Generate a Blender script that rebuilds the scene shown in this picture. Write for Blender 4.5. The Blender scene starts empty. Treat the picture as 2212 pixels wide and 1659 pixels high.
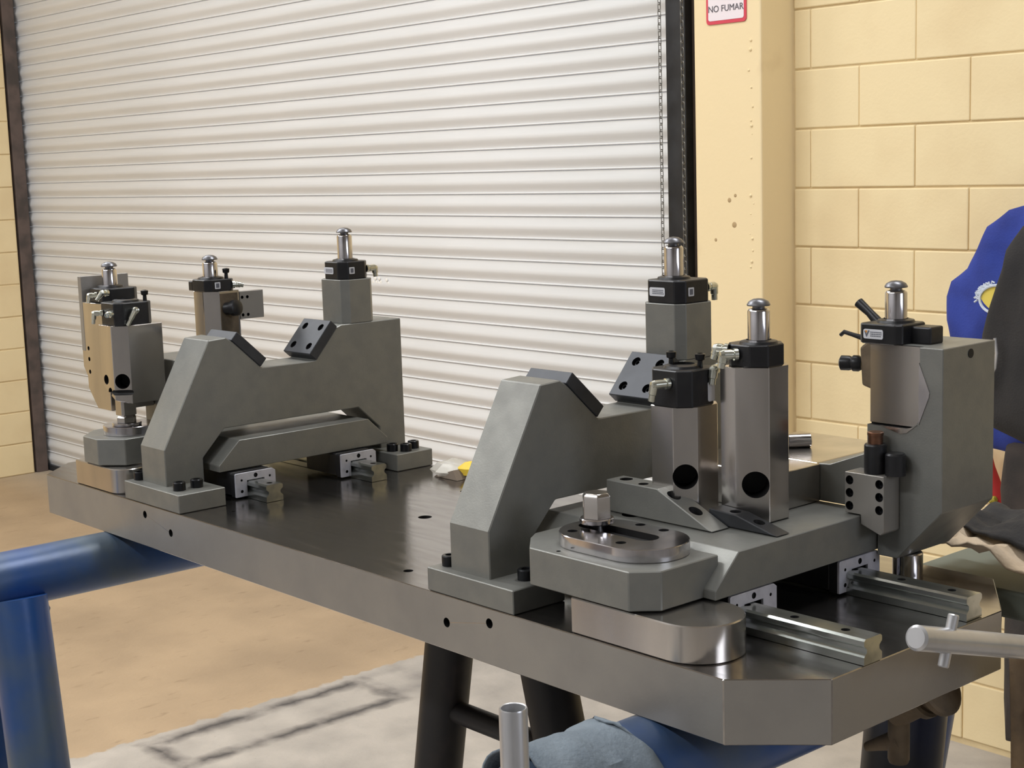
import bpy, bmesh, math, random
from mathutils import Vector, Matrix, noise
random.seed(7)
C = bpy.context.scene.collection
PI = math.pi
ZS = 1.36            # top of the fixture base plate above the workshop floor; shapes are given relative to it

# ---------------------------------------------------------------- camera
cam = bpy.data.cameras.new('camera'); camo = bpy.data.objects.new('camera', cam); C.objects.link(camo)
cam.sensor_fit = 'HORIZONTAL'; cam.sensor_width = 36.0; cam.lens = 3270.7/2212*36
cam.clip_start = .05; cam.clip_end = 60
Rv = Vector((.66376164, .74731668, -.03063124)); Uv = Vector((-.08771345, .11844715, .98907867)); Bv = Vector((.74278322, -.65382571, .1441704))
camo.matrix_world = Matrix(((Rv.x, Uv.x, Bv.x, .8729), (Rv.y, Uv.y, Bv.y, -1.01322), (Rv.z, Uv.z, Bv.z, .470875+ZS), (0, 0, 0, 1)))
bpy.context.scene.camera = camo
# ---------------------------------------------------------------- world, lamps, exposure
w = bpy.data.worlds.new('world'); bpy.context.scene.world = w; w.use_nodes = True
w.node_tree.nodes['Background'].inputs[0].default_value = (.75, .8, .9, 1); w.node_tree.nodes['Background'].inputs[1].default_value = .35
def area(name, loc, sx, sy, power, col, target=None):
    l = bpy.data.lights.new(name, 'AREA'); l.shape = 'RECTANGLE'; l.size = sx; l.size_y = sy; l.energy = power; l.color = col
    o = bpy.data.objects.new(name, l); C.objects.link(o); o.location = loc
    if target is not None: o.rotation_euler = (Vector(target)-Vector(loc)).to_track_quat('-Z', 'Y').to_euler()
    return o
WARM = (.955, .978, 1.); COOL = (.93, .96, 1.)
for k, (lx, ly) in enumerate(((-6.0, -.6), (-3.4, -.4), (-5.2, -3.4), (-2.4, -3.4), (-.3, -3.4))):
    area('ceiling_tube_and_fill', (lx, ly, 4.75), 1.5, .35, (78, 70, 96, 108, 92)[k], WARM)
area('ceiling_tube_and_fill', (-.2, 1.2, 4.75), 1.5, .35, 62, WARM)  # added fill lamp that brightens the right-hand block wall
area('shutter_fill_light', (-4.0, 1.1, 4.78), 4.2, .8, 62, (.98, .99, 1.))  # added overhead fill for the shutter, the ceiling has no opening
area('side_fill_light', (4.1, .6, 2.6), 1.6, 1.2, 42, (.82, .88, 1.), (-.2, .2, 1.4))  # added cool fill from the right, the wall has no window
vs = bpy.context.scene.view_settings
vs.view_transform = 'Standard'; vs.look = 'None'; vs.gamma = 1; vs.use_curve_mapping = False; vs.exposure = .0

# ---------------------------------------------------------------- materials
def lin(c): return tuple(((v/255)/12.92 if v/255 <= .04045 else ((v/255+.055)/1.055)**2.4) for v in c)+(1,)
class NT:
    def __init__(s, m): s.t = m.node_tree; s.n = s.t.nodes; s.l = s.t.links
    def new(s, ty, **kw):
        n = s.n.new(ty)
        for k, v in kw.items(): setattr(n, k, v)
        return n
    def link(s, a, b): s.l.new(a, b)
def mat(name, col, rough=.5, metal=0., col2=None, scale=8., lo=.4, hi=.65, bump=0., bscale=60., stretch=None, rvar=0., detail=5, aniso=0, alpha=1., spec=None):
    m = bpy.data.materials.new(name); m.use_nodes = True; t = NT(m); b = t.n['Principled BSDF']
    b.inputs['Roughness'].default_value = rough; b.inputs['Metallic'].default_value = metal
    b.inputs['Base Color'].default_value = lin(col)
    if spec is not None: b.inputs['Specular IOR Level'].default_value = spec
    if aniso: b.inputs['Anisotropic'].default_value = aniso
    co = t.new('ShaderNodeTexCoord').outputs['Object']
    mp = t.new('ShaderNodeMapping'); t.link(co, mp.inputs[0])
    if stretch: mp.inputs['Scale'].default_value = stretch
    nz = t.new('ShaderNodeTexNoise'); nz.inputs['Scale'].default_value = scale; nz.inputs['Detail'].default_value = detail; t.link(mp.outputs[0], nz.inputs[0])
    if col2 is not None:
        mr = t.new('ShaderNodeMapRange'); mr.inputs[1].default_value = lo; mr.inputs[2].default_value = hi; t.link(nz.outputs[0], mr.inputs[0])
        mx = t.new('ShaderNodeMix', data_type='RGBA'); t.link(mr.outputs[0], mx.inputs[0])
        mx.inputs[6].default_value = lin(col); mx.inputs[7].default_value = lin(col2); t.link(mx.outputs[2], b.inputs['Base Color'])
    if rvar:
        m2 = t.new('ShaderNodeMapRange'); m2.inputs[1].default_value = .3; m2.inputs[2].default_value = .7; m2.inputs[3].default_value = max(.02, rough-rvar); m2.inputs[4].default_value = rough+rvar
        t.link(nz.outputs[0], m2.inputs[0]); t.link(m2.outputs[0], b.inputs['Roughness'])
    if bump:
        n2 = t.new('ShaderNodeTexNoise'); n2.inputs['Scale'].default_value = bscale; n2.inputs['Detail'].default_value = 3; t.link(mp.outputs[0], n2.inputs[0])
        bp = t.new('ShaderNodeBump'); bp.inputs['Strength'].default_value = bump; bp.inputs['Distance'].default_value = .002; t.link(n2.outputs[0], bp.inputs['Height']); t.link(bp.outputs[0], b.inputs['Normal'])
    if alpha < 1: b.inputs['Alpha'].default_value = alpha
    return m
GREY = mat('grey_coated_steel', (128, 128, 123), .44, .45, (121, 121, 117), scale=30, bump=.08, bscale=500, rvar=.05)
PLATE = mat('ground_steel', (164, 160, 156), .15, .97, (152, 148, 146), scale=14, rvar=.05, bump=.03, bscale=300, stretch=(1, 6, 6))
SIDE = mat('machined_steel_side', (150, 146, 140), .42, .5, (140, 136, 131), scale=10, rvar=.06, bump=.05, bscale=260)
MACH = mat('machined_steel', (202, 197, 192), .2, .97, (184, 180, 176), scale=18, rvar=.05, stretch=(1, 1, .2))
HARD = mat('bright_turned_steel', (205, 202, 204), .16, 1., (180, 178, 182), scale=30, rvar=.04)
BLACK = mat('black_oxide_steel', (40, 40, 42), .38, .35, (30, 30, 33), scale=30, bump=.06, bscale=400)
PAD = mat('blued_steel', (58, 60, 65), .45, .4, (50, 52, 57), scale=30)
CAPM = mat('dark_ground_cap', (112, 112, 116), .35, .8)
SCREW = mat('black_screw_steel', (34, 35, 38), .3, .6)
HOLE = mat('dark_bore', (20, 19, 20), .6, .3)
NICKEL = mat('nickel_plated_brass', (214, 216, 206), .22, .9, (190, 192, 180), scale=60)
GALV = mat('zinc_end_plate', (196, 196, 206), .45, .35, (182, 182, 192), scale=80)
RAIL = mat('rail_steel', (182, 186, 182), .2, .95, (150, 154, 150), scale=16, rvar=.06, stretch=(.4, 3, 3))
RUBBER = mat('black_seal', (22, 22, 26), .5)
LABEL = mat('paper_label', (205, 206, 212), .45, 0)
PRINT = mat('label_print', (92, 94, 104), .6)
ORANGE = mat('orange_print', (214, 140, 50), .5)
COPPER = mat('copper_tip', (138, 98, 76), .35, .9, (92, 70, 58), scale=60)
SHUT = mat('white_painted_slat', (218, 218, 218), .45, 0., (207, 207, 206), scale=3, rvar=.05, lo=.35, hi=.7, stretch=(.35, 3, 5))
SCUFF = mat('scuffed_white_paint', (238, 236, 230), .5)
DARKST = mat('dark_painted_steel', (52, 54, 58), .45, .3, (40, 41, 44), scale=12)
YEL = mat('yellow_wall_paint', (234, 214, 170), .62, 0., (226, 204, 160), scale=3.5, lo=.42, hi=.66, bump=.25, bscale=90)
YELB = mat('yellow_pillar_paint', (234, 213, 170), .55, 0., (206, 180, 138), scale=3.2, lo=.56, hi=.76, bump=.25, bscale=60)
JOINT = mat('painted_mortar', (222, 200, 156), .75, 0., (208, 186, 144), scale=9, bump=.4, bscale=60)
OFFW = mat('workshop_wall_paint', (158, 158, 160), .7, 0, (148, 148, 150), scale=2)
CEIL = mat('workshop_ceiling', (176, 172, 165), .8)
BLUE = mat('blue_trestle_paint', (34, 74, 134), .36, .1, (78, 92, 106), scale=5, lo=.42, hi=.62, rvar=.08, bump=.1, bscale=80)
COLLAR = mat('scraped_weld_bead', (84, 92, 108), .4, .5, (40, 50, 70), scale=40, bump=.5, bscale=120)
DPIPE = mat('black_trestle_paint', (28, 26, 27), .5, .2, (58, 48, 46), scale=9, lo=.55, hi=.75, bump=.1)
TUBE = mat('satin_aluminium', (196, 196, 198), .3, .65, (182, 182, 184), scale=30, stretch=(1, 1, .3))
RAG = mat('grey_blue_rag', (116, 126, 134), .9, 0, (94, 104, 113), scale=14, bump=.6, bscale=220)
CREAM = mat('cream_cloth', (212, 192, 166), .9, 0, (176, 152, 122), scale=9, lo=.45, hi=.7, bump=.5, bscale=160)
BROWNC = mat('stained_brown_cloth', (132, 108, 78), .9, 0, (92, 76, 58), scale=12, bump=.5, bscale=160)
JBLUE = mat('blue_work_jacket_cloth', (42, 62, 150), .8, 0, (34, 50, 128), scale=9, bump=.5, bscale=200)
JBLACK = mat('black_jacket_cloth', (44, 42, 42), .85, 0, (34, 33, 34), scale=9, bump=.5, bscale=200)
TROUS = mat('dark_brown_trouser_cloth', (66, 58, 54), .9, 0, (48, 44, 42), scale=7, bump=.6, bscale=120)
RED = mat('red_strap_fabric', (196, 52, 50), .7); YROPE = mat('yellow_rope_fibre', (196, 180, 60), .7, 0, (120, 110, 40), scale=60)
EMBY = mat('yellow_emblem_thread', (222, 200, 92), .8); EMBW = mat('white_emblem_thread', (206, 214, 226), .8)
RUST = mat('rusty_dirty_steel', (112, 96, 76), .7, .1, (66, 58, 46), scale=18, bump=.5, bscale=90)
TABLE = mat('grey_green_bench_paint', (112, 118, 108), .6, .1, (98, 104, 96), scale=5)
SIGNW = mat('sign_white', (232, 222, 226), .4); SIGNR = mat('sign_red', (208, 66, 84), .45); SIGNK = mat('sign_black', (88, 84, 92), .5)
BAGC = mat('clear_plastic_bag', (226, 222, 212), .25, 0, alpha=.55); BAGY = mat('yellow_packet', (240, 206, 70), .5); CARD = mat('brown_card', (132, 118, 104), .8)

def floor_material():
    m = bpy.data.materials.new('worn_concrete_floor'); m.use_nodes = True; t = NT(m); b = t.n['Principled BSDF']; b.inputs['Roughness'].default_value = .62
    g = t.new('ShaderNodeNewGeometry').outputs['Position']; sx = t.new('ShaderNodeSeparateXYZ'); t.link(g, sx.inputs[0])
    def M(op, a, b_=None):
        n = t.new('ShaderNodeMath', operation=op)
        for i, v in enumerate((a, b_)):
            if v is None: continue
            if isinstance(v, (int, float)): n.inputs[i].default_value = v
            else: t.link(v, n.inputs[i])
        return n.outputs[0]
    def N(s, d=5, st=None):
        n = t.new('ShaderNodeTexNoise'); n.inputs['Scale'].default_value = s; n.inputs['Detail'].default_value = d
        if st:
            mp = t.new('ShaderNodeMapping'); mp.inputs['Scale'].default_value = st; t.link(g, mp.inputs[0]); t.link(mp.outputs[0], n.inputs[0])
        else: t.link(g, n.inputs[0])
        return n.outputs[0]
    def R(v, a, b_, c=0., d=1.):
        n = t.new('ShaderNodeMapRange'); t.link(v, n.inputs[0]); n.inputs[1].default_value = a; n.inputs[2].default_value = b_; n.inputs[3].default_value = c; n.inputs[4].default_value = d
        return n.outputs[0]
    def MIX(f, a, b_):
        n = t.new('ShaderNodeMix', data_type='RGBA'); t.link(f, n.inputs[0])
        for i, v in ((6, a), (7, b_)):
            if isinstance(v, tuple): n.inputs[i].default_value = v
            else: t.link(v, n.inputs[i])
        return n.outputs[2]
    X, Y = sx.outputs[0], sx.outputs[1]
    wob = M('MULTIPLY', M('SUBTRACT', N(14), .5), .11)
    conc = MIX(R(N(5), .35, .7), lin((182, 174, 164)), lin((158, 151, 143)))
    tan = MIX(R(N(2.2, 6, (1, 1, 1)), .38, .68), lin((176, 152, 122)), lin((158, 136, 109)))
    tan = MIX(M('MULTIPLY', R(N(26, 6, (1, .35, 1)), .62, .76), .45), tan, lin((112, 90, 66)))
    grit = R(N(120, 2), .66, .78)
    conc = MIX(M('MULTIPLY', grit, .35), conc, lin((110, 104, 98)))
    # chipped-out trench and patch cast beside the edge of the tan paint
    def stain(cx, cy, hx, hy, wd, k):
        d = M('MAXIMUM', M('SUBTRACT', M('ABSOLUTE', M('SUBTRACT', X, cx)), hx), M('SUBTRACT', M('ABSOLUTE', M('SUBTRACT', Y, cy)), hy))
        d = M('ABSOLUTE', M('ADD', d, M('MULTIPLY', wob, .5)))
        return M('MULTIPLY', M('MULTIPLY', R(d, 0, wd, 1, 0), R(N(6), .3, .55)), k)
    conc = MIX(stain(-3.33, 1.6, .12, .42, .05, .95), conc, lin((62, 58, 58)))
    conc = MIX(stain(-3.36, 2.13, .1, .07, .07, .5), conc, lin((104, 100, 98)))
    mask = R(M('ADD', X, wob), -3.53, -3.515)
    edge = R(M('ABSOLUTE', M('ADD', M('ADD', X, wob), 3.49)), 0, .03, .35, 0)
    col = MIX(mask, tan, conc)
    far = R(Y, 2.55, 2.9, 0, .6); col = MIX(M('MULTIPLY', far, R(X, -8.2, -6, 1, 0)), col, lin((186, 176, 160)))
    t.link(col, b.inputs['Base Color'])
    bp = t.new('ShaderNodeBump'); bp.inputs['Strength'].default_value = .35; bp.inputs['Distance'].default_value = .004; t.link(N(60, 4), bp.inputs['Height']); t.link(bp.outputs[0], b.inputs['Normal'])
    return m
FLOOR = floor_material()

# ---------------------------------------------------------------- geometry helpers
ORG = {}
def nb(): return bmesh.new()
def box(bm, x0, x1, y0, y1, z0, z1):
    v = [bm.verts.new((x, y, z)) for z in (z0, z1) for y in (y0, y1) for x in (x0, x1)]
    for f in ((0, 2, 3, 1), (4, 5, 7, 6), (0, 1, 5, 4), (2, 6, 7, 3), (0, 4, 6, 2), (1, 3, 7, 5)): bm.faces.new([v[i] for i in f])
    return bm
def prism(bm, pts, ax, lo, hi):
    def P(p, h): return (h, p[0], p[1]) if ax == 'x' else ((p[0], h, p[1]) if ax == 'y' else (p[0], p[1], h))
    a = [bm.verts.new(P(p, lo)) for p in pts]; b = [bm.verts.new(P(p, hi)) for p in pts]
    bm.faces.new(a[::-1]); bm.faces.new(b); n = len(pts)
    for i in range(n): bm.faces.new((a[i], a[(i+1) % n], b[(i+1) % n], b[i]))
    return bm
def frame(d):
    d = Vector(d).normalized(); u = d.orthogonal().normalized(); return u, d.cross(u), d
def lathe(bm, prof, base=(0, 0, 0), d=(0, 0, 1), seg=24):
    base = Vector(base); u, v, d = frame(d); rings = []
    for r, h in prof:
        c = base+d*h
        rings.append([bm.verts.new(c)] if r < 1e-6 else [bm.verts.new(c+(u*math.cos(2*PI*i/seg)+v*math.sin(2*PI*i/seg))*r) for i in range(seg)])
    for a, b in zip(rings, rings[1:]):
        for i in range(seg):
            j = (i+1) % seg
            if len(a) == 1 and len(b) == 1: continue
            if len(a) == 1: bm.faces.new((a[0], b[j], b[i]))
            elif len(b) == 1: bm.faces.new((a[i], a[j], b[0]))
            else: bm.faces.new((a[i], a[j], b[j], b[i]))
    for rg, fl in ((rings[0], True), (rings[-1], False)):
        if len(rg) > 1: bm.faces.new(rg[::-1] if fl else rg)
    return bm
def cyl(bm, p0, p1, r, seg=24, r2=None):
    p0, p1 = Vector(p0), Vector(p1); return lathe(bm, [(r, 0), (r if r2 is None else r2, (p1-p0).length)], p0, p1-p0, seg)
def tube(bm, pts, r, seg=10, flat=1.):
    pts = [Vector(p) for p in pts]; rs = r if isinstance(r, (list, tuple)) else [r]*len(pts); rings = []; u = None
    for i, p in enumerate(pts):
        d = (pts[min(i+1, len(pts)-1)]-pts[max(i-1, 0)]).normalized()
        u = d.orthogonal().normalized() if u is None else (u-d*u.dot(d)).normalized()
        v = d.cross(u); rings.append([bm.verts.new(p+(u*math.cos(2*PI*k/seg)+v*math.sin(2*PI*k/seg)*flat)*rs[i]) for k in range(seg)])
    for a, b in zip(rings, rings[1:]):
        for i in range(seg): j = (i+1) % seg; bm.faces.new((a[i], a[j], b[j], b[i]))
    bm.faces.new(rings[0][::-1]); bm.faces.new(rings[-1]); return bm
def stadium(x0, x1, yc, r, n=14, left=True, right=True):
    pts = []
    if right: pts += [(x1-r+r*math.sin(a), yc-r*math.cos(a)) for a in [PI*i/n for i in range(n+1)]]
    else: pts += [(x1, yc-r), (x1, yc+r)]
    if left: pts += [(x0+r-r*math.sin(a), yc+r*math.cos(a)) for a in [PI*i/n for i in range(n+1)]]
    else: pts += [(x0, yc+r), (x0, yc-r)]
    return pts
def circ(cx, cy, r, n=28): return [(cx+r*math.cos(2*PI*i/n), cy+r*math.sin(2*PI*i/n)) for i in range(n)]
def octo(x0, x1, y0, y1, cx, cy=None):
    cy = cx if cy is None else cy
    return [(x0+cx, y0), (x1-cx, y0), (x1, y0+cy), (x1, y1-cy), (x1-cx, y1), (x0+cx, y1), (x0, y1-cy), (x0, y0+cy)]
def finish(bm, bev):
    bmesh.ops.recalc_face_normals(bm, faces=bm.faces)
    if bev:
        es = [e for e in bm.edges if len(e.link_faces) == 2 and e.calc_face_angle(0) > .6]
        bmesh.ops.bevel(bm, geom=es, offset=bev, segments=2 if bev > .0015 else 1, profile=.5, affect='EDGES', clamp_overlap=True)
def to_mesh(name, bm, m, off, bev=0, cut=None):
    finish(bm, bev)
    me = bpy.data.meshes.new(name); bm.to_mesh(me); bm.free()
    me.materials.append(m)
    if cut is not None:
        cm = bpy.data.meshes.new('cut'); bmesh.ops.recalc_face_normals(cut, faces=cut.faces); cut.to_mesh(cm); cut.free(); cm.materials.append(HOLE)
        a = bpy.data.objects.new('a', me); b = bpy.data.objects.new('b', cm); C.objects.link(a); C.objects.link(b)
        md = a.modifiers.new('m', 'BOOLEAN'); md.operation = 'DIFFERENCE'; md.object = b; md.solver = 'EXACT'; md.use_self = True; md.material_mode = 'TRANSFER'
        dg = bpy.context.evaluated_depsgraph_get(); dg.update()
        new = bpy.data.meshes.new_from_object(a.evaluated_get(dg)); bpy.data.objects.remove(a); bpy.data.objects.remove(b); me = new; me.name = name
        if not me.polygons: raise RuntimeError('boolean '+name)
    me.transform(Matrix.Translation(-Vector(off)))
    me.polygons.foreach_set('use_smooth', [True]*len(me.polygons)); me.set_sharp_from_angle(angle=math.radians(19 if bev else 32)); me.update()
    return me
def thing(name, label, cat, loc=(0, 0, 0), group=None, kind=None):
    o = bpy.data.objects.new(name, None); C.objects.link(o); o.location = loc; ORG[o.name] = Vector(loc); o.empty_display_size = .02
    tag(o, label, cat, group, kind); return o
def tag(o, label=None, cat=None, group=None, kind=None):
    if label: o['label'] = label
    if cat: o['category'] = cat
    if group: o['group'] = group
    if kind: o['kind'] = kind
    return o
def obj(name, bm, m, parent=None, bev=0, cut=None, loc=None, label=None):
    off = ORG[parent.name] if parent else Vector(loc or (0, 0, 0))
    o = bpy.data.objects.new(name, to_mesh(name, bm, m, off, bev, cut)); C.objects.link(o); ORG[o.name] = off
    if parent: o.parent = parent
    else: o.location = off
    if label: o['label'] = label
    return o
def copy_tree(o, loc=None, rot=None, label=None, group=None, parent=None):
    c = o.copy(); C.objects.link(c)
    if parent: c.parent = parent
    if loc is not None: c.location = loc; ORG[c.name] = Vector(loc)
    if rot is not None: c.rotation_euler = rot
    if label: c['label'] = label
    if group: c['group'] = group
    for ch in list(o.children): copy_tree(ch, parent=c)
    return c
def holes(lst, seg=20):
    bm = nb()
    for p0, p1, r in lst: cyl(bm, p0, p1, r, seg)
    return bm
def text_mesh(s, size, ext=.0006):
    cu = bpy.data.curves.new('t', 'FONT'); cu.body = s; cu.size = size; cu.extrude = ext; cu.align_x = 'CENTER'; cu.align_y = 'CENTER'
    o = bpy.data.objects.new('t', cu); C.objects.link(o); dg = bpy.context.evaluated_depsgraph_get(); dg.update()
    me = bpy.data.meshes.new_from_object(o.evaluated_get(dg)); bpy.data.objects.remove(o)
    bm = nb(); bm.from_mesh(me); return bm

# ================================================================ the setting
F0 = -ZS
XL, YB = -8.13, 2.98
def struct(name, bm, m, bev=0, kind='structure', loc=(0, 0, 0)):
    o = obj(name, bm, m, bev=bev, loc=loc); o['kind'] = kind; return o
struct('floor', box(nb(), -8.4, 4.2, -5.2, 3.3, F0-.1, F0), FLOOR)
struct('ceiling', box(nb(), -8.4, 4.2, -5.2, 3.3, 3.5, 3.6), CEIL)
struct('wall_front', box(nb(), -8.4, 4.2, -5.3, -5.2, F0, 3.5), OFFW)
struct('wall_right', box(nb(), 4.2, 4.3, -5.2, 3.3, F0, 3.5), OFFW)
wb = struct('wall_back', box(nb(), -2.3, 4.2, YB+.0055, YB+.2, F0, 3.5), JOINT)
wl = struct('wall_left', box(nb(), XL-.2, XL-.0055, -5.2, 2.9, F0, 3.5), JOINT)
struct('wall_lintel', box(nb(), XL-.2, -2.3, 2.9, 3.2, 1.95, 3.5), YEL, bev=.004)
# painted concrete blocks, each one standing proud of the mortar
def block(bm_x0, x1, y0, y1, z0, z1, parent, m):
    bm = box(nb(), bm_x0, x1, y0, y1, z0, z1)
    o = obj('block', bm, m, parent, bev=.004); return o
row = .1893; zt = .9295
for k in range(-3, 13):
    z1 = zt-k*row; z0 = max(z1-row, F0)
    if z1 <= F0+.02: continue
    start = -2.176 if k % 2 == 0 else -1.99-.39
    xs = [-2.24]+[x for x in [start+.3905*i for i in range(1 if start < -2.2 else 0, 8)] if x > -2.22 and x < -.2]
    for a, b in zip(xs, xs[1:]):
        pr = random.uniform(-.0015, .0015)
        block(a+.0012, b-.0012, YB+pr, YB+.03, z0+.0026, z1-.0026, wb, YEL)
rl = .1977
for k in range(-6, 13):
    z1 = F0+(13-k)*rl-rl*0; z0 = z1-rl
    ys = [2.9, 2.44, 2.05, 1.66] if k % 2 else [2.9, 2.62, 2.24, 1.85, 1.66]
    for b, a in zip(ys, ys[1:]):
        block(XL-.03, XL+random.uniform(-.001, .001), a+.0028, b-.0028, z0+.0035, z1-.0035, wl, YEL)
# plastered pillar to the right of the shutter, with a lumpy corner
pil = nb(); box(pil, -2.525, -2.245, 2.82, 3.2, F0, 3.5); pillar = struct('wall_pillar', pil, YELB, bev=.006)
sm = nb()
for k in range(120):
    z = F0+.03*k+random.uniform(-.01, .01); r = random.uniform(.002, .0065)
    if z > 2.2: break
    x = -2.287+random.uniform(-.009, .009)
    if random.random() < .35: continue
    lathe(sm, [(0, -r), (r*.8, -r*.6), (r, 0), (r*.8, r*.6), (0, r)], (x, 2.821, z), (random.uniform(-.3, .3), -.1, 1), 8)
o = obj('plaster_drips', sm, YELB, pillar); o['kind'] = 'stuff'
for (x, z, r) in ((-2.38, .33, .008), (-2.355, .345, .006), (-2.36, .25, .01), (-2.44, .20, .006)):
    obj('chip_mark', lathe(nb(), [(r, 0), (r*.7, .0012), (0, .0014)], (x, 2.82, z), (0, -1, 0), 10), mat('chipped_plaster', (176, 150, 110), .8) if r == .008 else bpy.data.materials['chipped_plaster'], pillar)

# rolling shutter: every interlocking slat is its own piece
dr = thing('door_1', 'white roll-up steel shutter door closed across the bay', 'shutter', (-5.4, 3.02, F0), kind='structure')
del dr['category']
P = .0886; ys0 = 3.02
prof = [(-.001, .0085), (-.0052, .009), (-.0066, .0115), (-.0050, .014), (-.0022, .0150), (-.0024, .018), (-.0040, .024), (-.0080, .034), (-.0132, .045), (-.0150, .054), (-.0128, .064), (-.0070, .077), (-.0028, .0880), (-.0022, .0925), (-.0026, .0950), (.001, .0955)]
def slat_bm(x0, x1):
    bm = nb(); pr = [(ys0+a, b-.012) for a, b in prof]; bk = [(ys0+a+.0025, b-.012) for a, b in prof[::-1]]
    n = 10; sec = []
    for i in range(n+1):
        x = x0+(x1-x0)*i/n; s = .004*math.sin(PI*i/n*1.7)
        sec.append([bm.verts.new((x, y+s, z)) for y, z in pr+bk])
    for a, b in zip(sec, sec[1:]):
        m_ = len(a)
        for i in range(m_): j = (i+1) % m_; bm.faces.new((a[i], a[j], b[j], b[i]))
    bm.faces.new(sec[0]); bm.faces.new(sec[-1][::-1]); return bm
sl0 = obj('slat', slat_bm(-8.22, -2.72), SHUT, dr); slb = sl0.location.copy(); nsl = 37
for k in range(nsl):
    s = sl0 if k == 0 else sl0.copy()
    if k: C.objects.link(s); s.parent = dr
    s.location = (random.uniform(-.006, .006), 0, F0+.03+k*P)
obj('bottom_bar', box(nb(), -8.2, -2.74, 3.0, 3.03, F0, F0+.036), DARKST, dr, bev=.002)
g1 = nb(); box(g1, -2.738, -2.65, 2.915, 3.06, F0, 1.95); obj('guide_rail', g1, DARKST, dr, bev=.003)
g3 = nb(); box(g3, -2.65, -2.60, 2.95, 3.0, F0, 1.95); obj('guide_rail', g3, mat('brown_black_edge', (70, 58, 50), .7), dr, bev=.002)
g2 = nb(); box(g2, XL-.16, XL+.0, 2.915, 2.99, F0, 1.95); obj('guide_rail', g2, mat('dusty_dark_guide', (96, 82, 76), .7, 0, (70, 62, 58), scale=9), dr, bev=.003)
for (x, z, ln) in ((-4.55, -.03, .10), (-7.3, -.78, .12)):
    bm = nb()
    for q in range(9): lathe(bm, [(.008, 0), (.006, .0008), (0, .001)], (x+random.uniform(-ln, ln)*.6, 3.0062, z+random.uniform(-.012, .012)), (0, -1, 0), 8)
    o = obj('paint_scuff', bm, SCUFF, dr); o['kind'] = 'stuff'
# hand chain of the shutter: two hanging strands joined by a loop
ch = thing('hoist_chain', 'long steel hand chain hanging in two strands beside the dark shutter guide', 'chain', (-2.69, 2.89, -.12))
def link_bm(tw):
    bm = nb(); pts = []
    n = 14; ring = []
    for i in range(n):
        a = 2*PI*i/n; x = .0062*math.cos(a); z = .0062*math.sin(a)+(.0085 if math.sin(a) > 0 else -.0085)
        ring.append(Vector((x if not tw else 0, 0 if not tw else x, z)))
    sec = []
    for i, p in enumerate(ring):
        d = (ring[(i+1) % n]-ring[i-1]).normalized(); sd = Vector((0, 1, 0)) if not tw else Vector((1, 0, 0)); v = d.cross(sd)
        sec.append([bm.verts.new(p+(sd*math.cos(q)+v*math.sin(q))*.0019) for q in (0, PI/2, PI, 3*PI/2)])
    for i in range(n):
        a, b = sec[i], sec[(i+1) % n]
        for q in range(4): bm.faces.new((a[q], a[(q+1) % 4], b[(q+1) % 4], b[q]))
    return bm
CHM = mat('dull_chain_steel', (132, 130, 124), .4, .7)
ORG['_0'] = Vector((0, 0, 0))
class _Z: name = '_0'
lm = [to_mesh('link', link_bm(t), CHM, (0, 0, 0)) for t in (0, 1)]
def put_link(x, y, z, k, rot=0):
    o = bpy.data.objects.new('link', lm[k % 2]); C.objects.link(o); o.parent = ch; o.location = Vector((x, y, z))-ORG[ch.name]; o.rotation_euler = (0, rot, 0)
pit = .0225
for k in range(94):
    z = -.12+pit*k
    put_link(-2.742, 2.89, z, k); 
    put_link(-2.640, 2.89, z, k)
for k in range(1, 7):
    a = PI*k/7; put_link(-2.691-.051*math.cos(a), 2.89, -.12-.051*math.sin(a), k, PI/2-a if 0 else (a))
# NO FUMAR sign on the pillar
sg = thing('no_smoking_sign', 'white no smoking sign with red border reading NO FUMAR, on the yellow pillar', 'sign', (-2.384, 2.82, .99))
def rrect(cx, cz, hw, hh, r, n=5):
    p = []
    for (sx_, sz_, a0) in ((1, 1, 0), (-1, 1, PI/2), (-1, -1, PI), (1, -1, 1.5*PI)):
        for i in range(n+1):
            a = a0+PI/2*i/n; p.append((cx+sx_*(hw-r)+r*math.cos(a), cz+sz_*(hh-r)+r*math.sin(a)))
    return p
scx, scz = -2.384, 1.0
obj('red_border', prism(nb(), rrect(scx, scz, .083, .105, .012), 'y', 2.8165, 2.8195), SIGNR, sg, label='red border of the sign')
obj('white_face', prism(nb(), rrect(scx, scz, .074, .094, .008), 'y', 2.8155, 2.8175), SIGNW, sg)
def ring_flat(cx, cz, r0, r1, y, n=36):
    bm = nb(); A = []
    for yy in (y, y+.0006):
        for r in (r0, r1): A.append([bm.verts.new((cx+r*math.cos(2*PI*i/n), yy, cz+r*math.sin(2*PI*i/n))) for i in range(n)])
    for i in range(n):
        j = (i+1) % n
        bm.faces.new((A[0][i], A[0][j], A[1][j], A[1][i])); bm.faces.new((A[2][i], A[3][i], A[3][j], A[2][j])); bm.faces.new((A[1][i], A[1][j], A[3][j], A[3][i])); bm.faces.new((A[0][j], A[0][i], A[2][i], A[2][j]))
    return bm
rg = ring_flat(scx, scz+.024, .042, .054, 2.8148)
a = PI*.25; ux, uz = math.cos(a), -math.sin(a); nx, nz = -uz*.0055, ux*.0055
prism(rg, [(scx+s*ux*.046+q*nx, scz+.024+s*uz*.046+q*nz) for s, q in ((-1, -1), (1, -1), (1, 1), (-1, 1))], 'y', 2.8148, 2.8154)
obj('prohibition_ring', rg, SIGNR, sg)
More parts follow.
